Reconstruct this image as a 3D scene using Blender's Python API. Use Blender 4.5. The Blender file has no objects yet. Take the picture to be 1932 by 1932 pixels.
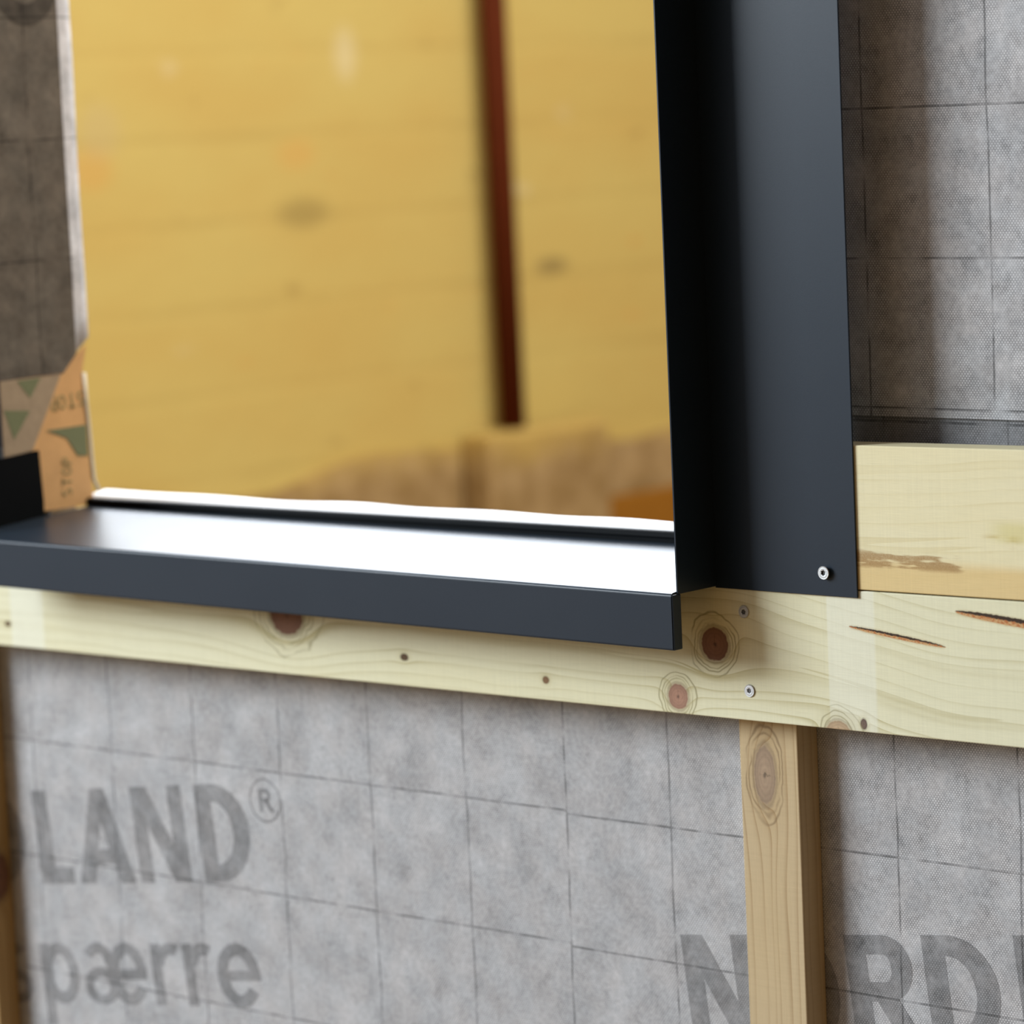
import bpy, bmesh, math, random
from mathutils import Vector, Matrix
random.seed(7)
S = bpy.context.scene
COL = S.collection

# ------------------------------------------------------------------ camera
YAW, PITCH, ROLL, FPX = 0.7325638, 0.1155745, -0.0445629, 6732.507
cam_d = bpy.data.cameras.new('camera'); cam = bpy.data.objects.new('camera', cam_d); COL.objects.link(cam)
fw = Vector((-math.sin(YAW)*math.cos(PITCH), math.cos(YAW)*math.cos(PITCH), -math.sin(PITCH)))
rt = fw.cross(Vector((0, 0, 1))).normalized(); up = rt.cross(fw)
c, s = math.cos(ROLL), math.sin(ROLL)
r2, u2 = c*rt + s*up, -s*rt + c*up
m = Matrix((r2, u2, -fw)).transposed().to_4x4(); m.translation = (2.312202, -1.948351, 0.524691)
cam.matrix_world = m
cam_d.sensor_width = 36; cam_d.lens = FPX/1932*36; cam_d.clip_start = .05; cam_d.clip_end = 200
cam_d.dof.use_dof = True; cam_d.dof.focus_distance = 2.40; cam_d.dof.aperture_fstop = cam_d.lens/20.5
S.camera = cam

# ------------------------------------------------------------------ world: warm dim surroundings, bright open sky beyond the yellow wall
W = bpy.data.worlds.new('world'); S.world = W; W.use_nodes = True
nt = W.node_tree; nt.nodes.clear()
def wn(t, **k):
    n = nt.nodes.new(t)
    for a, b in k.items(): setattr(n, a, b)
    return n
tc = wn('ShaderNodeTexCoord'); sx = wn('ShaderNodeSeparateXYZ'); nt.links.new(tc.outputs['Generated'], sx.inputs[0])
def mr(sock, a, b):
    n = wn('ShaderNodeMapRange', interpolation_type='SMOOTHSTEP'); nt.links.new(sock, n.inputs[0])
    n.inputs[1].default_value = a; n.inputs[2].default_value = b; return n.outputs[0]
mul = wn('ShaderNodeMath', operation='MULTIPLY'); nt.links.new(mr(sx.outputs[1], .15, .45), mul.inputs[0]); nt.links.new(mr(sx.outputs[2], .06, .16), mul.inputs[1])
mul2 = wn('ShaderNodeMath', operation='MULTIPLY'); nt.links.new(mul.outputs[0], mul2.inputs[0]); nt.links.new(mr(sx.outputs[2], .75, .5), mul2.inputs[1])
mul3 = wn('ShaderNodeMath', operation='MULTIPLY'); nt.links.new(mul2.outputs[0], mul3.inputs[0]); nt.links.new(mr(sx.outputs[0], -.02, -.30), mul3.inputs[1])
mx = wn('ShaderNodeMix', data_type='RGBA'); nt.links.new(mul3.outputs[0], mx.inputs[0])
mx.inputs[6].default_value = (.185, .112, .052, 1); mx.inputs[7].default_value = (8.2, 8.8, 9.6, 1)
dot = wn('ShaderNodeVectorMath', operation='DOT_PRODUCT'); nt.links.new(tc.outputs['Generated'], dot.inputs[0]); dot.inputs[1].default_value = Vector((-.74, -.56, .36)).normalized()
mx2 = wn('ShaderNodeMix', data_type='RGBA'); nt.links.new(mr(dot.outputs['Value'], .48, .97), mx2.inputs[0])
nt.links.new(mx.outputs[2], mx2.inputs[6]); mx2.inputs[7].default_value = (.58, .66, .76, 1)      # broad overcast daylight from the open front left
bg = wn('ShaderNodeBackground'); nt.links.new(mx2.outputs[2], bg.inputs[0]); out = wn('ShaderNodeOutputWorld'); nt.links.new(bg.outputs[0], out.inputs[0])

# ------------------------------------------------------------------ large area lights (daylight)
def area(name, loc, target, sx_, sy_, power, col):
    l = bpy.data.lights.new(name, 'AREA'); l.shape = 'RECTANGLE'; l.size = sx_; l.size_y = sy_; l.energy = power; l.color = col
    o = bpy.data.objects.new(name, l); COL.objects.link(o); o.location = loc
    o.rotation_euler = (Vector(target)-Vector(loc)).to_track_quat('-Z', 'Y').to_euler(); return o
area('daylight_gate', (-3.8, -4.1, 2.35), (.7, 0, .2), 3.0, 2.4, 560, (.86, .94, 1.0))
area('daylight_overhead', (.9, 1.5, 3.1), (-1.7, 2.6, .2), 2.6, 2.6, 235, (1.0, .96, .90))

S.view_settings.view_transform = 'Standard'; S.view_settings.look = 'None'; S.view_settings.gamma = 1; S.view_settings.exposure = 0
S.view_settings.use_curve_mapping = False
S.cycles.max_bounces = 8; S.cycles.diffuse_bounces = 5

# ================================================================== node expression helper
class G:
    """node graph of one material"""
    def __init__(g, name):
        g.m = bpy.data.materials.new(name); g.m.use_nodes = True; g.t = g.m.node_tree; g.t.nodes.clear()
        g.o = g.t.nodes.new('ShaderNodeOutputMaterial'); g.b = g.t.nodes.new('ShaderNodeBsdfPrincipled')
        g.t.links.new(g.b.outputs[0], g.o.inputs[0])
        tcn = g.t.nodes.new('ShaderNodeTexCoord'); g.P = X(g, tcn.outputs['Object'])
        sp = g.t.nodes.new('ShaderNodeSeparateXYZ'); g.t.links.new(g.P.s, sp.inputs[0])
        g.x, g.y, g.z = (X(g, sp.outputs[i]) for i in range(3))
    def put(g, sock, v):
        if isinstance(v, X): g.t.links.new(v.s, sock)
        elif isinstance(v, (tuple, list)): sock.default_value = (*v, 1) if len(v) == 3 and len(sock.default_value) == 4 else v
        else: sock.default_value = v
    def math(g, op, *a):
        n = g.t.nodes.new('ShaderNodeMath'); n.operation = op
        for i, v in enumerate(a): g.put(n.inputs[i], v)
        return X(g, n.outputs[0])
    def ss(g, v, a, b, lo=0., hi=1.):
        n = g.t.nodes.new('ShaderNodeMapRange'); n.interpolation_type = 'SMOOTHSTEP'
        for i, q in enumerate((v, a, b, lo, hi)): g.put(n.inputs[i], q)
        return X(g, n.outputs[0])
    def vec(g, a, b, c_):
        n = g.t.nodes.new('ShaderNodeCombineXYZ')
        for i, v in enumerate((a, b, c_)): g.put(n.inputs[i], v)
        return X(g, n.outputs[0])
    def noise(g, v, scale=1., detail=2., rough=.5):
        n = g.t.nodes.new('ShaderNodeTexNoise'); g.put(n.inputs['Vector'], v)
        n.inputs['Scale'].default_value = scale; n.inputs['Detail'].default_value = detail; n.inputs['Roughness'].default_value = rough
        return X(g, n.outputs['Fac'])
    def mix(g, f, a, b):
        n = g.t.nodes.new('ShaderNodeMix'); n.data_type = 'RGBA'; g.put(n.inputs[0], f); g.put(n.inputs[6], a); g.put(n.inputs[7], b)
        return X(g, n.outputs[2])
    def scale(g, col, f):
        n = g.t.nodes.new('ShaderNodeMix'); n.data_type = 'RGBA'; n.blend_type = 'MULTIPLY'; n.inputs[0].default_value = 1
        g.put(n.inputs[6], col)
        k = g.t.nodes.new('ShaderNodeCombineColor')
        for i in range(3): g.put(k.inputs[i], f)
        g.t.links.new(k.outputs[0], n.inputs[7]); return X(g, n.outputs[2])
    def bump(g, h, strength=.3, dist=.001):
        n = g.t.nodes.new('ShaderNodeBump'); g.put(n.inputs['Height'], h); n.inputs['Strength'].default_value = strength; n.inputs['Distance'].default_value = dist
        g.t.links.new(n.outputs[0], g.b.inputs['Normal'])
    def set(g, col=None, rough=.6, metal=0., spec=.5):
        if col is not None: g.put(g.b.inputs['Base Color'], col)
        g.put(g.b.inputs['Roughness'], rough); g.put(g.b.inputs['Metallic'], metal); g.put(g.b.inputs['Specular IOR Level'], spec)
        return g.m
class X:
    def __init__(x, g, s): x.g, x.s = g, s
    def __add__(a, b): return a.g.math('ADD', a, b)
    __radd__ = __add__
    def __sub__(a, b): return a.g.math('SUBTRACT', a, b)
    def __rsub__(a, b): return a.g.math('SUBTRACT', b, a)
    def __mul__(a, b): return a.g.math('MULTIPLY', a, b)
    __rmul__ = __mul__
    def __truediv__(a, b): return a.g.math('DIVIDE', a, b)
    def __neg__(a): return a*-1.
    def __pow__(a, b): return a.g.math('POWER', a, b)
    def fract(a): return a.g.math('FRACT', a)
    def floor(a): return a.g.math('FLOOR', a)
    def abs(a): return a.g.math('ABSOLUTE', a)
    def sqrt(a): return a.g.math('SQRT', a)
    def sin(a): return a.g.math('SINE', a)
    def exp(a): return a.g.math('EXPONENT', a)
    def max(a, b): return a.g.math('MAXIMUM', a, b)
    def min(a, b): return a.g.math('MINIMUM', a, b)
    def mod(a, b): return a.g.math('MODULO', a, b)

# ================================================================== materials
def membrane_mat(name, ox, oz, base=.375, ink=1., axis='x', band=None, shift=None, tint=(1, 1, 1.02), dots=True):
    g = G(name); u = g.x if axis == 'x' else g.y; v = g.z
    cloud = g.noise(g.P, 55, 4, .6); fine = g.noise(g.P, 900, 2, .6); mid = g.noise(g.P, 230, 3, .6)
    big = g.noise(g.P, 24, 3, .55)
    val = base*(-.62 + cloud*1.15 + big*.85 + mid*.75 + fine*.45)
    if ink != 1.: val = val*(ink + (cloud-.5)*.5)
    wob = (g.noise(g.vec(u*9., v*9., 3.), 1, 2)-.5)*.006
    def line(t, w, strength):
        d = ((t+.05).fract if False else None)
    un = (u - ox + wob)/.1; vn = (v - oz + wob*.3)/.1
    if shift is not None:     # print offset to the right of a roll seam
        vn = vn + g.ss(u, shift-.002, shift+.002)*.025
    du = ((un+.5).fract()-.5).abs()*.1; dv = ((vn+.5).fract()-.5).abs()*.1
    lm = g.ss(du, .0003, .0012, 1, 0).max(g.ss(dv, .0003, .0012, 1, 0))
    lm = lm*g.ss(g.noise(g.P, 40, 2), .29, .60)*.60
    val = val*(1.-lm)
    if dots:
        ru = u/.0023; rv = v/.00152
        row = rv.floor(); ru2 = ru + (row*.5)
        a = (ru2.fract()-.5)*.0023; b = (rv.fract()-.5)*.00152
        d = (a*a+b*b).sqrt()
        dm = g.ss(d, .00032, .00066, 1, 0)
        lit = g.ss(cloud, .38, .62, 1., .35)
        val = val*(.86) + dm*(val*.80 + .06)*lit*(1 if ink == 1. else .8)
    if band is not None:
        bm = g.ss(v, band[0]-.0005, band[0]+.0005)*g.ss(v, band[1]-.0005, band[1]+.0005, 1, 0)
        val = val*(1. - bm*.45)
    hue = g.noise(g.P, 34, 3, .6)
    col = g.mix(val, (0, 0, 0), g.mix(g.ss(hue, .35, .65), tuple(q*w for q, w in zip(tint, (1.01, .99, .98))), tuple(q*w for q, w in zip(tint, (.99, 1.0, 1.01)))))
    g.bump(fine + cloud*.6, .25, .0006)
    return g.set(col, .75, 0, .25)

def metal_mat(name, col, rough=.42, spec=.5):
    g = G(name); n = g.noise(g.P, 1500, 2, .7); n2 = g.noise(g.P, 14, 2)
    cc = g.scale(col, .78 + n*.44)
    g.bump(n, .10, .0002)
    return g.set(cc, rough + (n2-.5)*.05, 0, spec)

def wood_mat(name, axis, base, late, freq, knots=(), wave=.012, tilt=None, stripes=(), slits=(), loops=(), stains=None, seed=0., line_strength=.8, side=0.):
    """knots: (u, v, ru, rv, colour, push)"""
    g = G(name)
    u, v = (g.x, g.z) if axis == 'x' else (g.z, g.x)
    v = v + g.y*side
    F = v + (g.noise(g.vec(u*5.+seed, v*9., g.y*4.), 1, 2, .5)-.5)*wave*2.
    if tilt: F = F + tilt(g, u, v)
    for (uk, vk, ru, rv, kc, push) in knots:
        wu, wv = (4.2, 2.4) if ru > .011 and axis == 'x' else (2.6, 2.0)
        dx = (u-uk)/(ru*wu); dy = (v-vk)/(rv*wv)
        F = F - (v-vk)*push*(-(dx*dx+dy*dy)).exp()
        ex = (u-uk)/(ru*1.35); ey = (v-vk)/(rv*1.35)
        F = F + (-(ex*ex+ey*ey)).exp()*rv*1.25
    ph = (F*freq + g.noise(g.vec(F*55., seed, u*1.2), 1, 2, .6)*3.2).fract(); prof = ph**5.
    prof = prof*g.ss(ph, .985, 1., 1, 0)
    mod = g.noise(g.vec(u*7.+seed, v*60., 1.), 1, 2)
    fib = g.noise(g.vec(u*60., v*1600., g.y*1600.), 1, 3, .6) if axis == 'x' else g.noise(g.vec(u*60., v*1600., g.y*1600.), 1, 3, .6)
    saw = (g.noise(g.vec(u*700., v*25., g.y*25.), 1, 2)-.5)
    blot = g.noise(g.vec(u*6.+seed, v*28., g.y*28.), 1, 3)
    near = g.ss(mod, .25, .75, .35, 1.)
    for (uk, vk, ru, rv, kc, push) in knots:
        dx = (u-uk)/(ru*5.); dy = (v-vk)/(rv*4.)
        near = near + (-(dx*dx+dy*dy)).exp()*.75
    col = g.mix((prof*line_strength*near).min(1.), base, late)
    col = g.mix(g.ss(blot, .35, .75)*.35, col, tuple(q*r for q, r in zip(base, (.98, .93, .80))))
    for (a, b, amt) in stripes:
        mk = g.ss(u, a-.0008, a+.0008)*g.ss(u, b-.0015, b+.0015, 1, 0)
        col = g.mix(mk*amt, col, (.74, .74, .61))
    nz = (g.noise(g.P, 260, 2)-.5)
    for (uk, vk, ru, rv, kc, push) in knots:
        dx = (u-uk)/ru; dy = (v-vk)/rv
        d = (dx*dx+dy*dy).sqrt() + nz*.22
        halo = g.ss(d, .9, 2.6, 1, 0)
        col = g.mix(halo*.26, col, tuple(q*r for q, r in zip(late, (1., .95, .8))))
        col = g.mix(g.ss(((d-1.10).abs()), .0, .20, .42, 0), col, tuple(q*.45 for q in kc))
        rings = (d*26.).sin()*.05 + .97 + g.ss(d, .2, 1., .10, -.10) + nz*.25
        kcol = g.scale(kc, rings)
        kcol = g.mix(g.ss(d, .04, .16, .7, 0), kcol, tuple(q*.25 for q in kc))
        kcol = g.mix(g.ss((u-uk+(nz*ru*.3)).abs()/ru, .01, .04, .45, 0)*g.ss(d, .45, .65, 1, 0)*g.ss(v, vk-.3*rv, vk+.1*rv, .3, 1), kcol, tuple(q*.3 for q in kc))
        col = g.mix(g.ss(d, .93, 1.06, 1, 0), col, kcol)
    wobn = (g.noise(g.vec(u*48., v*48., seed), 1, 2)-.5)*1.0
    for (ids, levels, wd, amt) in loops:
        D = None
        for q in ids:
            uk, vk, ru, rv = knots[q][:4]
            a = (u-uk)/ru; b = (v-vk)/rv
            e = ((a*a+b*b).sqrt()*-2.6).exp(); D = e if D is None else D + e
        D = g.math('LOGARITHM', D.max(1e-6), math.e)*(-1/2.6) + wobn
        for L_ in levels:
            ln_ = g.ss((D-L_).abs(), .0, wd, 1, 0)*g.ss(g.noise(g.vec(u*35., v*35., L_*9.), 1, 1), .30, .55)
            out_ = g.ss(D, .98, 1.1)
            col = g.mix(ln_*out_*amt, col, tuple(q*.62 for q in late))
    for (u0, v0, u1, v1, th) in slits:
        L = math.hypot(u1-u0, v1-v0); ux, uy = (u1-u0)/L, (v1-v0)/L
        tt = ((u-u0)*ux + (v-v0)*uy)/L
        n1 = (g.noise(g.vec(u*420., v*420., 0.), 1, 2)-.5)
        e = ((v-v0)*ux - (u-u0)*uy) + n1*.0012
        w = (tt*(1.-tt)*4.).max(0.)**.5*th
        mk = g.ss(e.abs()-w, -.0004, .0004, 1, 0)*g.ss(tt, 0., .02)*g.ss(tt, .98, 1., 1, 0)
        up_ = g.ss(e + n1*.001, -.0003, .0006)
        sc = g.mix(g.ss(n1, -.12, .1), (.42, .15, .045), (.55, .34, .15))
        sc = g.mix(up_, sc, (.035, .016, .006))
        col = g.mix(g.ss(e.abs()-w, -.0002, .0018, .35, 0)*g.ss(tt, 0., .05)*g.ss(tt, .95, 1., 1, 0), col, (.42, .30, .12))
        col = g.mix(mk, col, sc)
    if stains: col = stains(g, u, v, col)
    col = g.scale(col, .88 + fib*.16 + saw*.10)
    g.bump(fib*.6 + saw*.5 - prof*.5, .22, .0006)
    return g.set(col, .72, 0, .3)

METAL = metal_mat('anthracite_powder_coat', (.009, .017, .029), .37, .30)
METAL_SILL = metal_mat('anthracite_powder_coat_sill', (.010, .017, .027), .34, .5)
RUBBER = metal_mat('black_rubber', (.003, .004, .005), .6, .08)
def plain(name, col, rough=.6, metal=0., spec=.4, nscale=400, namp=.25, bump=0.):
    g = G(name); n = g.noise(g.P, nscale, 3, .6); cc = g.scale(col, 1-namp/2 + n*namp)
    if bump: g.bump(n, .4, bump)
    return g.set(cc, rough, metal, spec)
ZINC = plain('zinc_plated_steel', (.50, .51, .52), .45, .8, .5, 900, .35, .0002)
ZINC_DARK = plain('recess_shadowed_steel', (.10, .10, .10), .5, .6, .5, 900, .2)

# ================================================================== mesh helpers
def link(name, bm, mat, parent=None, smooth=False):
    me = bpy.data.meshes.new(name); bm.normal_update(); bm.to_mesh(me); bm.free()
    me.materials.append(mat)
    if smooth:
        for p in me.polygons: p.use_smooth = True
    o = bpy.data.objects.new(name, me); COL.objects.link(o)
    if parent is not None:
        o.parent = parent; o.location = -parent.location       # mesh data stay in wall coordinates
    return o
def tag(o, label=None, cat=None, group=None, kind=None):
    for k, v in (('label', label), ('category', cat), ('group', group), ('kind', kind)):
        if v: o[k] = v
    return o
def empty(name, loc, label, cat, group=None):
    o = bpy.data.objects.new(name, None); o.empty_display_size = .02; COL.objects.link(o); o.location = loc
    return tag(o, label, cat, group)
def box(bm, x0, x1, y0, y1, z0, z1):
    def f(v, x): return v(x) if callable(v) else v
    vs = [bm.verts.new((x, y, f(z, x))) for x in (x0, x1) for y in (y0, y1) for z in (z0, z1)]
    for q in ((0, 1, 3, 2), (4, 6, 7, 5), (0, 4, 5, 1), (2, 3, 7, 6), (0, 2, 6, 4), (1, 5, 7, 3)): bm.faces.new([vs[i] for i in q])
    return vs
def bevel_all(bm, w, seg=2, ang=.5):
    es = [e for e in bm.edges if len(e.link_faces) == 2 and e.calc_face_angle(0) > ang]
    bmesh.ops.bevel(bm, geom=es, offset=w, segments=seg, affect='EDGES', profile=.5)
def boxobj(name, dims, mat, parent=None, bev=0., seg=2):
    bm = bmesh.new(); box(bm, *dims); bmesh.ops.recalc_face_normals(bm, faces=bm.faces)
    if bev: bevel_all(bm, bev, seg)
    return link(name, bm, mat, parent)
def plate(bm, pts, to3, d):
    """polygon (list of 2d) extruded by the 3d vector d"""
    a = [bm.verts.new(to3(*p)) for p in pts]; b = [bm.verts.new(Vector(to3(*p))+Vector(d)) for p in pts]
    bm.faces.new(a); bm.faces.new(b[::-1]); n = len(pts)
    for i in range(n): bm.faces.new((a[i], b[i], b[(i+1) % n], a[(i+1) % n]))
def plateobj(name, polys, to3, d, mat, parent=None):
    bm = bmesh.new()
    for p in polys: plate(bm, p, to3, d)
    bmesh.ops.recalc_face_normals(bm, faces=bm.faces)
    return link(name, bm, mat, parent)

# ================================================================== large structure
XL, XR = .040, .7885                    # opening
CORE = plain('sheathing_board', (.30, .24, .16), .8)
bm = bmesh.new()
box(bm, -1.3, .016, .0015, .05, -.9, 1.6); box(bm, .802, 2.3, .0015, .05, -.9, 1.6)
box(bm, .016, .802, .0015, .05, -.9, .186); box(bm, .016, .802, .0015, .05, 1.3, 1.6)
bmesh.ops.recalc_face_normals(bm, faces=bm.faces)
tag(link('wall_front', bm, CORE), kind='structure')

# yellow masonry wall standing behind, at right angles to the facade
XW = -2.0
g = G('yellow_limewash')
un, vn = g.y, g.z
c1 = g.noise(g.vec(g.y*2.2, g.z*5., 0.), 1, 3); c2 = g.noise(g.P, 18, 4, .6)
col = g.mix(g.ss(c1, .3, .75), (.545, .425, .135), (.53, .385, .115))
dz = (((g.z-.0545)/.1405+.5).fract()-.5).abs()*.1405
jn = g.noise(g.vec(g.y*3., g.z*9., 5.), 1, 2)
col = g.mix(g.ss(dz, .004, .016, 1, 0)*g.ss(jn, .35, .7)*.22, col, (.36, .25, .07))
col = g.mix(g.ss(g.noise(g.vec(g.y*6., g.z*14., 9.), 1, 2), .66, .78)*.4, col, (.60, .24, .05))
col = g.mix(g.ss(g.noise(g.vec(g.y*7., g.z*12., 2.), 1, 2), .68, .8)*.5, col, (.27, .17, .05))
col = g.mix(g.ss(g.noise(g.vec(g.y*7., g.z*9., 21.), 1, 2), .70, .8)*.5, col, (.62, .52, .30))
def spot(uk, vk, ru, rv, colr, amt):
    global col
    a = (g.y-uk)/ru; b = (g.z-vk)/rv
    col = g.mix(g.ss((a*a+b*b).sqrt(), .4, 1.3, amt, 0), col, colr)
spot(2.62, -.105, .022, .022, (.10, .065, .025), .8); spot(2.3, -.13, .02, .02, (.16, .11, .05), .5); spot(2.985, .215, .05, .018, (.22, .16, .06), .7); spot(2.35, .345, .07, .03, (.30, .22, .07), .6); spot(1.88, .44, .05, .04, (.62, .30, .07), .35)
spot(2.34, .445, .05, .03, (.62, .32, .08), .35); spot(2.47, .61, .03, .05, (.66, .58, .36), .5); spot(1.9, .5, .05, .05, (.5, .40, .2), .4)
g.bump(c2 - g.ss(dz, .002, .012, 1, 0)*.35, .4, .004)
YEL = g.set(col, .85, 0, .2)
tag(boxobj('wall_left', (XW-.2, XW, -.6, 6.5, -.9, .985), YEL), kind='structure')
g = G('rough_concrete')
cn = g.noise(g.P, 16, 4, .6); c3 = g.noise(g.vec(g.y*7., g.z*7., g.x*7.), 1, 3)
col = g.mix(g.ss(cn, .3, .7), (.40, .28, .135), (.27, .175, .07)); col = g.mix(g.ss(c3, .60, .75)*.5, col, (.17, .11, .05)); col = g.mix(g.ss(g.z + (c3-.5)*.12, -.15, -.075)*.8, col, (.50, .35, .10))
g.bump(cn, .7, .01)
CONC = g.set(col, .9, 0, .15)
bm = bmesh.new()
# plinth with an uneven top edge
N = 60; ys = [-.6 + 7.1*i/N for i in range(N+1)]
def ztop(y): return -.098 + .018*math.sin(y*5.3) + .012*math.sin(y*13.1+1)
for i in range(N):
    y0, y1 = ys[i], ys[i+1]
    vs = [bm.verts.new(q) for q in ((XW+.012, y0, -.9), (XW+.012, y1, -.9), (XW+.012, y1, ztop(y1)), (XW+.012, y0, ztop(y0)), (XW-.2, y0, -.9), (XW-.2, y1, -.9), (XW-.2, y1, ztop(y1)), (XW-.2, y0, ztop(y0)))]
    for q in ((0, 1, 2, 3), (3, 2, 6, 7), (5, 4, 7, 6), (0, 4, 5, 1)): bm.faces.new([vs[k] for k in q])
bmesh.ops.remove_doubles(bm, verts=bm.verts, dist=1e-5)
tag(link('trim_1', bm, CONC), kind='structure')
tag(boxobj('trim_2', (XW-.22, XW+.03, -.6, 6.5, .985, 1.02), plain('pale_coping', (.6, .58, .5), .8)), kind='structure')
tag(boxobj('floor', (-6, 6, -6, 9, -.95, -.9), plain('dusty_ground', (.30, .19, .09), .9, 0, .2, 6, .5)), kind='structure')

# ================================================================== membranes
Y0 = 0.
MEM = membrane_mat('grey_fleece_membrane', 0., 0., band=(.25, .3085), shift=.6)
MEM_INK = membrane_mat('grey_fleece_membrane_printed', 0., 0., ink=.58, shift=.6)
memb = empty('barrier_membrane', (.4, 0, -.9), 'large grey dotted barrier membrane below the window, printed with a grid and big letters', 'membrane')
bm = bmesh.new()
for d in ((-1.3, XL, 0, .001, -.9, 1.6), (.80, 2.3, 0, .001, -.9, 1.6), (XL, .80, 0, .001, -.9, .186), (XL, .80, 0, .001, 1.3, 1.6)): box(bm, *d)
bmesh.ops.recalc_face_normals(bm, faces=bm.faces)
link('sheet', bm, MEM, memb)

# ---- printed letters drawn as flat strokes on the sheet; unit cap height 1
def arc(cx, cy, rx, ry, a0, a1, w, n=18, wy=None):
    wy = w if wy is None else wy; out_ = []
    for i in range(n):
        t0, t1 = math.radians(a0+(a1-a0)*i/n), math.radians(a0+(a1-a0)*(i+1)/n)
        out_.append([(cx+rx*math.cos(t0), cy+ry*math.sin(t0)), (cx+rx*math.cos(t1), cy+ry*math.sin(t1)),
                     (cx+(rx-w)*math.cos(t1), cy+(ry-wy)*math.sin(t1)), (cx+(rx-w)*math.cos(t0), cy+(ry-wy)*math.sin(t0))])
    return out_
R4 = lambda x0, y0, x1, y1: [(x0, y0), (x1, y0), (x1, y1), (x0, y1)]
SW = .21
def bowlD(x0, y0, x1, y1, w, wy):     # right-hand bowl
    h = y1-y0; r = min(x1-x0, h*.5)
    mid = x1-r
    o = [R4(x0, y1-wy, mid, y1), R4(x0, y0, mid, y0+wy)]
    return o + arc(mid, (y0+y1)/2, r, h/2, -90, 90, w, 18, wy)
GL = {
 'N': (.80, [R4(0, 0, SW, 1), R4(.57, 0, .78, 1), [(0, 1), (.25, 1), (.78, 0), (.53, 0)]]),
 'O': (.80, arc(.39, .5, .39, .51, 0, 360, .22, 36, .18)),
 'R': (.76, [R4(0, 0, .22, 1)] + bowlD(0, .42, .69, 1, .22, .17) + [[(.26, .46), (.50, .46), (.78, 0), (.53, 0)]]),
 'D': (.75, [R4(0, 0, .23, 1)] + bowlD(0, 0, .745, 1, .24, .18)),
 'L': (.54, [R4(0, 0, .24, 1), R4(0, 0, .53, .18)]),
 'A': (.90, [[(0, 0), (.24, 0), (.55, 1), (.33, 1)], [(.64, 0), (.88, 0), (.55, 1), (.33, 1)], R4(.18, .20, .70, .36)]),
 's': (.60, arc(.30, .555, .27, .195, 40, 270, .15, 16, .13) + arc(.30, .205, .28, .215, -140, 90, .15, 16, .13)),
 'p': (.70, [R4(0, -.28, .18, .75)] + arc(.36, .375, .34, .385, 0, 360, .18, 30, .15)),
 'æ': (1.17, arc(.32, .225, .31, .235, 0, 360, .15, 24, .12) + arc(.31, .50, .28, .26, 0, 150, .16, 14, .13) + [R4(.46, .10, .62, .5)] + arc(.83, .375, .34, .385, 0, 330, .17, 26, .14) + [R4(.52, .31, 1.16, .43)]),
 'r': (.48, [R4(0, 0, .18, .75)] + arc(.36, .47, .30, .29, 60, 175, .17, 12, .15)),
 'e': (.75, arc(.37, .375, .37, .385, 0, 325, .19, 28, .15) + [R4(.06, .31, .74, .43)]),
}
def lettering(name, text, x, z, h, ang, parent, mat, tracking=.10, y=-.00008, adv=None, sxk=1.0):
    ca, sa = math.cos(ang), math.sin(ang); bm = bmesh.new(); cx = 0
    for i, ch in enumerate(text):
        w, polys = GL[ch]
        k = 0
        for p in polys:
            yy = y - .000003*k; k += 1
            a = [bm.verts.new((x + ((cx+px)*ca*sxk - pz*sa)*h, yy, z + ((cx+px)*sa*sxk + pz*ca)*h)) for px, pz in p]
            bm.faces.new(a)
        cx += (w + tracking) if adv is None else adv[i]
    bmesh.ops.recalc_face_normals(bm, faces=bm.faces)
    for f in bm.faces:
        if f.normal.y > 0: f.normal_flip()
    return link(name, bm, mat, parent)
TA = math.radians(7.05)
HC = .0805
# baseline point of the first L of "LAND": (.0028, -.1244)
def back(n): return (.0028 - math.cos(TA)*n*HC, -.1244 - math.sin(TA)*n*HC)
ADVL = [.93, .90, .82, .943, .615, .955, .975, 1.0]
b0 = back(sum(ADVL[:4]))
tag(lettering('printed_lettering', 'NORDLAND', b0[0], b0[1], HC, TA, memb, MEM_INK, adv=ADVL), 'grey printed word NORDLAND')
b1 = (.7143, -.1605)
tag(lettering('printed_lettering', 'NORDLAND', b1[0], b1[1], HC, TA, memb, MEM_INK, adv=ADVL), 'grey printed word NORDLAND behind and right of the batten')
bp = (-.0006-.0565*math.cos(TA), -.2285-.0565*math.sin(TA)); HP = .0690
tag(lettering('printed_lettering', 'spærre', bp[0], bp[1], HP, TA, memb, MEM_INK, adv=[.79, .785, 1.28, .577, .565, .7], sxk=1.0), 'grey printed word ending in spærre')
# registered mark
bm = bmesh.new(); RC = (.2805, -.0242)
ca, sa = math.cos(TA), math.sin(TA)
polys = arc(0, 0, .0180, .0180, 0, 360, .0017, 40)
k = .0185
for p in ([R4(0, 0, .18, 1)] + bowlD(0, .44, .74, 1, .17, .16) + [[(.36, .46), (.55, .46), (.82, 0), (.60, 0)]]): polys.append([((a-.38)*k, (b-.5)*k) for a, b in p])
for i, p in enumerate(polys): bm.faces.new([bm.verts.new((RC[0]+a*ca-b*sa, -.00006-.000003*i, RC[1]+a*sa+b*ca)) for a, b in p])
for f in bm.faces:
    f.normal_update()
    if f.normal.y > 0: f.normal_flip()
link('registered_mark', bm, MEM_INK, memb)

# ---- upper sheet right of the window, overlapping
MEM_UP = membrane_mat('grey_fleece_upper', .8915, .5069)
tag(boxobj('barrier_membrane', (.803, 2.3, -.0022, -.0008, .3008, 1.6), MEM_UP), 'upper grey dotted membrane sheet hanging right of the dark metal flange, above the boards', 'membrane')

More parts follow.
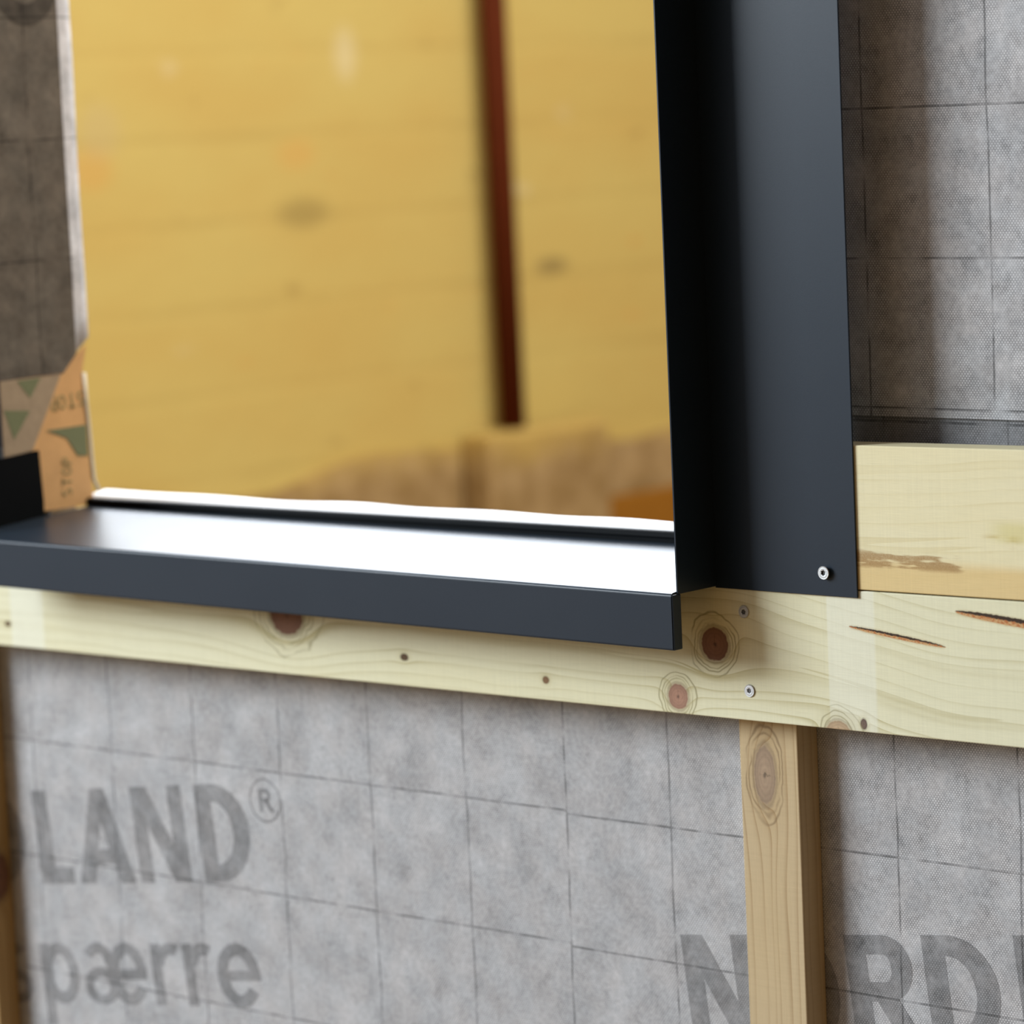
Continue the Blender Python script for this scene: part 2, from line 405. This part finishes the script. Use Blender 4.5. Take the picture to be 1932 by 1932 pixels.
# ---- sheet wrapped round the left reveal of the opening
MEM_REV = membrane_mat('shaded_fleece_reveal', .0, .4075, base=.135, axis='y', dots=False, tint=(1, .88, .72))  # shaded copy of the fleece: the reveal's shade is put into a darker, browner base
MEM_REV_INK = membrane_mat('shaded_fleece_reveal_printed', .0, .4075, base=.135, ink=.5, axis='y', dots=False, tint=(1, .88, .72))
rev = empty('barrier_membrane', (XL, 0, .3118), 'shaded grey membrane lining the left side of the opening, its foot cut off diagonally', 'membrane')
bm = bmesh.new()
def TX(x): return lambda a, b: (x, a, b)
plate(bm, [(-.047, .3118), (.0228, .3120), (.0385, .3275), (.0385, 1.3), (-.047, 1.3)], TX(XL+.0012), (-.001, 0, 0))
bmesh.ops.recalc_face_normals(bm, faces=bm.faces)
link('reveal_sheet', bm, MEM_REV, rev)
bm = bmesh.new()
prof = [(XL+.0012, .0385), (XL+.0004, .0396), (XL-.0045, .0480), (XL-.0105, .0580), (XL-.0165, .0680)]
zb = [.3275, .3285, .3315, .335, .339]
rows = []
for (px, py), z0 in zip(prof, zb):
    rows.append([bm.verts.new((px + .0006*math.sin(z*31+py*40), py, z)) for z in [z0 + (1.3-z0)*i/40 for i in range(41)]])
for a, b in zip(rows, rows[1:]):
    for i in range(40): bm.faces.new((a[i], a[i+1], b[i+1], b[i]))
bmesh.ops.recalc_face_normals(bm, faces=bm.faces)
MEM_EDGE = membrane_mat('lit_fleece_edge', .0, .4075, base=.46, axis='y', dots=False)  # lit copy of the same fleece: light on the edge put into a paler base
o = link('folded_edge', bm, MEM_EDGE, rev, True)
o.modifiers.new('thick', 'SOLIDIFY').thickness = .001
tag(o, 'folded edge coloured pale as if lit from behind')
bm = bmesh.new()   # foot of a big printed letter at the top
for p in arc(.0055, .641, .036, .040, 180, 360, .016, 20, .018): plate(bm, p, TX(XL+.0014), (-.0001, 0, 0))
bmesh.ops.recalc_face_normals(bm, faces=bm.faces)
link('printed_letter', bm, MEM_REV_INK, rev)

# ---- sticky tape below it
g = G('tape_liner'); tn = g.noise(g.P, 60, 3); LINER = g.set(g.scale((.66, .39, .17), .85+tn*.3), .6, 0, .3)
g = G('tape_veil'); tn = g.noise(g.P, 120, 3); VEIL = g.set(g.scale((.36, .28, .19), .8+tn*.4), .7, 0, .3)
GREEN = plain('green_print', (.34, .27, .12), .7); GREEN_D = plain('green_print_dark', (.17, .19, .10), .7)
tape = empty('sealing_tape', (XL, 0, .205), 'tan paper-backed sealing tape with green marks in the lower left corner of the opening', 'tape')
plateobj('backing_paper', [[(-.0465, .1990), (.0485, .1990), (.0455, .250), (.0440, .3118), (.0500, .334), (.0385, .3262), (.0228, .3125), (-.0465, .311)]], TX(XL+.0008), (-.0006, 0, 0), LINER, tape)
plateobj('grey_veil', [[(-.0465, .2478), (-.0157, .2508), (.003, .2823), (.0200, .3114), (-.0465, .3112)]], TX(XL+.0011), (-.0002, 0, 0), VEIL, tape)
plateobj('green_triangle', [[(-.0284, .3098), (-.0024, .3105), (-.0151, .2945)]], TX(XL+.0013), (-.0001, 0, 0), GREEN_D, tape)
plateobj('green_triangle', [[(-.0444, .2868), (-.016, .2841), (-.0349, .2616)]], TX(XL+.0013), (-.0001, 0, 0), GREEN_D, tape)
plateobj('green_triangle', [[(.0000, .266), (.0445, .2665), (.0445, .2405), (.0333, .2413), (.022, .2575)]], TX(XL+.0013), (-.0001, 0, 0), GREEN_D, tape)
tl = {'S': arc(.3, .74, .3, .26, 40, 270, .14) + arc(.3, .26, .3, .26, -140, 90, .14), 'T': [R4(0, .85, .6, 1), R4(.22, 0, .38, 1)],
      'O': arc(.33, .5, .33, .5, 0, 360, .14), 'P': [R4(0, 0, .15, 1)] + bowlD(0, .42, .56, 1, .14, .13)}
def tape_text(org, du, dv, h):
    bm = bmesh.new(); cx = 0
    for ch in 'STOP':
        for p in tl[ch]:
            plate(bm, [(org[0]+((cx+a)*du[0]+b*dv[0])*h, org[1]+((cx+a)*du[1]+b*dv[1])*h) for a, b in p], TX(XL+.0012), (-.0001, 0, 0))
        cx += .8
    bmesh.ops.recalc_face_normals(bm, faces=bm.faces)
    return link('green_lettering', bm, GREEN, tape)
tape_text((.0436, .2955), (-1, -.05), (.05, -1), .0125)
tape_text((.0245, .2085), (0.06, 1), (-1, .06), .0110)
# tape edge, with the light it catches put into a paler colour
bm = bmesh.new(); pts = [(.0440, .3105), (.0446, .285), (.0462, .262), (.0470, .240), (.0482, .2195), (.0535, .2095)]
import itertools
prev = None
for (a, b) in pts:
    ring = [bm.verts.new((XL+.0012+.0013*math.cos(t*math.pi/4), a+.0014+.0022*math.sin(t*math.pi/4), b)) for t in range(8)]
    if prev:
        for i in range(8): bm.faces.new((prev[i], prev[(i+1) % 8], ring[(i+1) % 8], ring[i]))
    else: bm.faces.new(ring)
    prev = ring
bm.faces.new(prev); bmesh.ops.recalc_face_normals(bm, faces=bm.faces)
link('lit_tape_edge', bm, plain('tape_edge_lit_tone', (.62, .56, .44), .6), tape, True)

# ---- white film flap behind the sill
WHITE = plain('white_film', (.82, .84, .86), .45, 0, .5, 60, .08)
bm = bmesh.new(); A, B, C3 = [], [], []
for i in range(121):
    x = .030 + (.800-.030)*i/120
    t = (x-.03)/.77
    wv = .00035*math.sin(x*17)+.0003*math.sin(x*41+1) + .0009*math.exp(-((x-.33)/.05)**2) + .0006*math.exp(-((x-.60)/.04)**2)
    zt = .2079 + .0014*t + wv
    A.append(bm.verts.new((x, .0472, .2030))); B.append(bm.verts.new((x, .0480, .2052+.0018*t))); C3.append(bm.verts.new((x, .072+wv*2, zt)))
for a, b in ((A, B), (B, C3)):
    for i in range(120): bm.faces.new((a[i], a[i+1], b[i+1], b[i]))
bmesh.ops.recalc_face_normals(bm, faces=bm.faces)
o = link('film_strip', bm, WHITE, None, True); o.modifiers.new('thick', 'SOLIDIFY').thickness = .0006
tag(o, 'bright white wavy film edge along the back of the metal sill', 'film strip')

# ================================================================== timber
KR = (.19, .088, .048); KP = (.36, .20, .135); KD = (.10, .055, .025)
BASE, LATE = (.70, .675, .475), (.44, .385, .19)
def tilt_beam(g, u, v):
    return g.ss(u, .80, 1.02, 0., .030) - g.ss(u, .60, .79, .012, 0.)*0.
BEAM = wood_mat('pale_spruce_lower', 'x', BASE, LATE, 92., [
    (.7845, .1440, .0118, .0118, KR, .80), (.7500, .1045, .0088, .0090, KP, .80), (.3640, .1370, .0175, .0150, KR, .75),
    (.4874, .1135, .0038, .0026, KD, .6), (.6274, .1069, .0030, .0026, (.2, .11, .05), .6), (.9094, .0985, .0026, .0036, (.14, .09, .07), .6),
    (.8880, .0905, .0105, .0085, (.46, .33, .20), .85), (.0333, .1090, .0035, .0022, KD, .5)],
    wave=.008, tilt=tilt_beam, loops=[((0, 1), (1.30, 1.55, 1.9), .10, .8), ((2,), (1.35, 1.6, 2.0), .10, .6), ((6,), (1.25, 1.6, 2.1), .10, .6)], stripes=[(.8816, .9207, .6), (.0375, .0785, .65)],
    slits=[(.899, .1640, .9785, .1552, .0016), (.9851, .1795, 1.09, .1700, .0028)], seed=2.3, line_strength=.62)
def stain_fn(g, u, v, col):
    n = g.noise(g.vec(u*26., v*150., 4.), 1, 3, .55)
    env = g.ss(u, .985, 1.002, 1, 0)*g.ss(v, .2030, .2070)*g.ss(v, .2135-.0, .2185, 1, 0)
    col = g.mix(g.ss(v, .2050, .2150, .8, 0), col, (.66, .475, .20))
    sp = g.noise(g.P, 1100, 2)
    col = g.mix(g.ss(n+env*.22, .60, .70)*env*(.55+sp*.5), col, (.33, .19, .065))
    env2 = g.ss(u, 1.005, 1.02)*g.ss(u, 1.03, 1.045, 1, 0)*g.ss(v, .218, .222)*g.ss(v, .229, .233, 1, 0)
    col = g.mix(g.ss(n, .45, .6)*env2*.7, col, (.46, .34, .12))
    env3 = g.ss(u, 1.008, 1.03)*g.ss(v, .224, .230)*g.ss(v, .236, .243, 1, 0)
    col = g.mix(env3*.55, col, (.60, .53, .20))
    return col
UPB = wood_mat('pale_spruce_upper', 'x', (.74, .68, .45), (.56, .46, .22), 72., [(1.3, .235, .01, .008, KR, .8)], wave=.006, seed=11.7, stains=stain_fn, line_strength=.5,
               tilt=lambda g, u, v: g.ss(u, .90, 1.1, .010, 0.))
YB0, YB1 = -.047, -.0236
o = boxobj('timber_board', (-1.3, 2.3, YB0, YB1, lambda x: .0902+.0032*x, lambda x: .1842+.0046*x), BEAM, None, .0008, 2)
tag(o, 'long pale horizontal board with dark knots running under the metal sill', 'board')
o = boxobj('timber_board', (.803, 2.3, YB0, YB1, lambda x: .1892+.0050*(x-.9075), lambda x: .2859+.0096*(x-.9075)), UPB, None, .0008, 2)
tag(o, 'pale board with brown streak stains butting against the dark flange, above the knotty board', 'board')
POST = wood_mat('weathered_batten', 'z', (.51, .395, .235), (.32, .21, .10), 150., [(.0500, .7868, .0205, .0094, (.33, .235, .155), .85), (-.30, .81, .02, .009, KR, .8)],
                wave=.004, loops=[((0,), (1.45, 1.75), .12, .7)], seed=5.1, line_strength=.75, side=.8)
o = boxobj('timber_batten', (.7843, .8348, YB1, -.0004, -.9, .186), POST, None, .0007, 2)
tag(o, 'upright tan batten with an oval grey knot under the right end of the sill', 'batten')
POST2 = wood_mat('brown_batten', 'z', (.45, .30, .13), (.26, .15, .05), 150., [(-.12, -.05, .02, .009, KR, .8)], wave=.004, seed=9.3, side=.8)
o = boxobj('timber_batten', (-.0880, -.0382, YB1, -.0004, -.9, .186), POST2, None, .0007, 2)
tag(o, 'brown upright batten at the far left under the knotty board', 'batten')

# ================================================================== metal cladding of the window
T = .0014
def jamb(xf, sgn, label):
    """xf: plane of the outward standing sheet, flange runs away from the opening (sgn)"""
    e = empty('jamb_flashing', (xf, YB0, .184), label, 'flashing')
    x0, x1 = (xf-T, xf+.119) if sgn > 0 else (xf-.119, xf+T)
    boxobj('flange', (x0, x1, YB0-T-.0004, YB0-.0004, .1838, 1.35), METAL, e, .0003, 2)
    xa, xb = (xf-T, xf) if sgn > 0 else (xf, xf+T)
    boxobj('standing_sheet', (xa, xb, -.0915, YB0-.0003, .1850, 1.35), METAL, e, .0003, 2)
    return e
jamb(.7898, 1, 'dark grey metal jamb with a wide screwed flange right of the opening')
jamb(XL-.004, -1, 'dark grey metal jamb left of the opening, almost out of the picture')

sill = empty('window_sill', (.415, -.0985, .147), 'dark grey metal window sill with a deep front lip and a bright reflection', 'window sill')
SX0, SX1 = XL+.0016, .7905
def zt(x): return .1861+(.7926-x)*.0031
def zbm(x): return .1470+(.7926-x)*.0041
YF = -.0985
# front lip: folded sheet with rounded top bend, bottom hem and end return
bm = bmesh.new()
def loft(prof, xs):
    rows_ = [[bm.verts.new((x, y, z(x))) for y, z in prof] for x in xs]
    n = len(prof)
    for a, b in zip(rows_, rows_[1:]):
        for i in range(n): bm.faces.new((a[i], b[i], b[(i+1) % n], a[(i+1) % n]))
    bm.faces.new(rows_[0]); bm.faces.new(rows_[-1][::-1])
R_ = .0022
bend = [(YF+R_-R_*math.sin(t*math.pi/12), (lambda t: lambda x: zt(x)-R_+R_*math.cos(t*math.pi/12))(t)) for t in range(0, 7)]
Rb = .0014
hem = [(YF+Rb-Rb*math.cos(t*math.pi/8), (lambda t: lambda x: zbm(x)+Rb-Rb*math.sin(t*math.pi/8))(t)) for t in range(0, 5)]
inner = [(-.0890, lambda x: zbm(x)), (-.0890, lambda x: zbm(x)+T), (YF+T, lambda x: zbm(x)+T), (YF+T, lambda x: zt(x)-R_), (YF+R_, lambda x: zt(x)-T)]
loft(bend + hem + inner, [SX0, .2, .4, .6, SX1-.0012])
bmesh.ops.recalc_face_normals(bm, faces=bm.faces)
lip = link('front_lip', bm, METAL, sill)
boxobj('end_return', (SX1-.0022, SX1, YF+.0006, -.0892, lambda x: zbm(x)+.0002, lambda x: zt(x)-.0010), METAL, sill, .0006, 3)
bm = bmesh.new()
loft([(YF+R_, lambda x: zt(x)), (.0415, lambda x: .1983), (.0415, lambda x: .1983-T), (YF+R_, lambda x: zt(x)-T)], [SX0, .2, .4, .6, .7880])
bmesh.ops.recalc_face_normals(bm, faces=bm.faces)
link('sill_plate', bm, METAL_SILL, sill)
bm = bmesh.new()
gh = lambda k: (lambda x: .1975 + k*(.0072+.0022*(x-.04)/.75))
loft([(.0400, gh(0)), (.0396, gh(.38)), (.0407, gh(.46)), (.0396, gh(.54)), (.0398, gh(.92)), (.0410, gh(1)), (.0455, gh(1)), (.0455, gh(0))], [SX0, .2, .4, .6, .7880])
bmesh.ops.recalc_face_normals(bm, faces=bm.faces)
tag(link('back_seal', bm, RUBBER, sill), 'black rubber seal at the back of the sill')
ec = plateobj('end_cap', [[(-.090, .1885), (-.0081, .1955), (-.0078, .2080), (-.0100, .2502), (-.0120, .2506), (-.090, .2452)]], TX(XL+.0024), (-.0010, 0, 0), RUBBER, sill)

# ================================================================== screws
def lobed(n, r0, r1, ph=0): return [(( (r0+r1)/2 + (r1-r0)/2*math.cos(6*t))*math.cos(t+ph), ((r0+r1)/2+(r1-r0)/2*math.cos(6*t))*math.sin(t+ph)) for t in [2*math.pi*i/n for i in range(n)]]
def screw(x, y, z, label, rad=.0047, proud=.0, ph=.3):
    e = empty('screw', (x, y, z), label, 'screw', 'torx screws around the sill corner')
    n = 48; bm = bmesh.new()
    def ring(pts, yy): return [bm.verts.new((x+a, yy, z+b)) for a, b in pts]
    circ = lambda r: [(r*math.cos(2*math.pi*i/n), r*math.sin(2*math.pi*i/n)) for i in range(n)]
    yf = y - proud - .0010
    ribs = [((rad*.80 + .0002*(1 if (i//3) % 2 else 0))*math.cos(2*math.pi*i/n), (rad*.80)*math.sin(2*math.pi*i/n)) for i in range(n)]
    rg = [ring(lobed(n, rad*.34, rad*.46, ph), yf+.0001), ring(circ(rad*.58), yf), ring(ribs, yf+.00005), ring(circ(rad*.94), yf), ring(circ(rad), yf+.0003), ring(circ(rad*.98), yf+.0007), ring(circ(rad*.62), y-.0002)]
    for a, b in zip(rg, rg[1:]):
        for i in range(n): bm.faces.new((a[i], a[(i+1) % n], b[(i+1) % n], b[i]))
    bm.faces.new(rg[-1])
    bmesh.ops.recalc_face_normals(bm, faces=bm.faces)
    link('head', bm, ZINC, e)
    bm = bmesh.new()
    r1 = [bm.verts.new((x+a, yf+.0001, z+b)) for a, b in lobed(n, rad*.34, rad*.46, ph)]
    r2_ = [bm.verts.new((x+a, yf+.0006+proud*.3, z+b)) for a, b in lobed(n, rad*.28, rad*.38, ph)]
    for i in range(n): bm.faces.new((r1[i], r2_[i], r2_[(i+1) % n], r1[(i+1) % n]))
    bm.faces.new(r2_)
    bmesh.ops.recalc_face_normals(bm, faces=bm.faces)
    for f in bm.faces:
        if f.normal.y > .5: f.normal_flip()
    tag(link('star_recess', bm, ZINC_DARK, e), 'dark star-shaped drive recess')
    return e
screw(.8835, YB0-T-.0004, .1997, 'zinc torx screw fixing the dark metal flange near its lower corner', .0046, .0022, .5)
screw(.8113, YB0, .1683, 'dull torx screw in the knotty board, right above the big dark knot', .0044, .0, .2)
screw(.8138, YB0, .1137, 'bright torx screw in the knotty board, near its lower edge by the batten', .0044, .0, .7)

# ================================================================== things at the foot of the yellow wall
def tube(bm, p0, p1, r, n=32):
    rs = [[bm.verts.new((p[0]+r*math.cos(2*math.pi*i/n), p[1]+r*math.sin(2*math.pi*i/n), p[2])) for i in range(n)] for p in (p0, p1)]
    for i in range(n): bm.faces.new((rs[0][i], rs[0][(i+1) % n], rs[1][(i+1) % n], rs[1][i]))
    bm.faces.new(rs[0][::-1]); bm.faces.new(rs[1])
PIPE = plain('red_brown_pipe', (.080, .0145, .003), .8, 0, .1, 30, .3)
pipe = empty('drainpipe', (XW+.05, 2.80, -.062), 'dark red-brown downpipe in front of the yellow wall', 'pipe')
bm = bmesh.new(); tube(bm, (XW+.05, 2.803, -.062), (XW+.05, 2.797, .99), .0235); o = link('pipe', bm, PIPE, pipe, True)
bm = bmesh.new(); box(bm, XW, XW+.03, 2.79, 2.81, .80, .82); tube(bm, (XW+.05, 2.798, .79), (XW+.05, 2.798, .83), .028); link('wall_clip', bm, PIPE, pipe)
bm = bmesh.new(); box(bm, XW+.013, XW+.085, 2.70, 3.03, -.9, -.066); bmesh.ops.recalc_face_normals(bm, faces=bm.faces); bevel_all(bm, .012, 2)
tag(link('concrete_block', bm, CONC), 'rough concrete block under the foot of the red-brown downpipe', 'block')
OR = plain('orange_brown_plank', (.27, .115, .014), .8, 0, .1, 12, .3)
o = boxobj('plank', (XW+.02, XW+.06, 3.055, 4.6, -.9, -.222), OR, None, .003, 2)
tag(o, 'orange-brown plank along the foot of the yellow wall, right of the concrete block', 'plank')
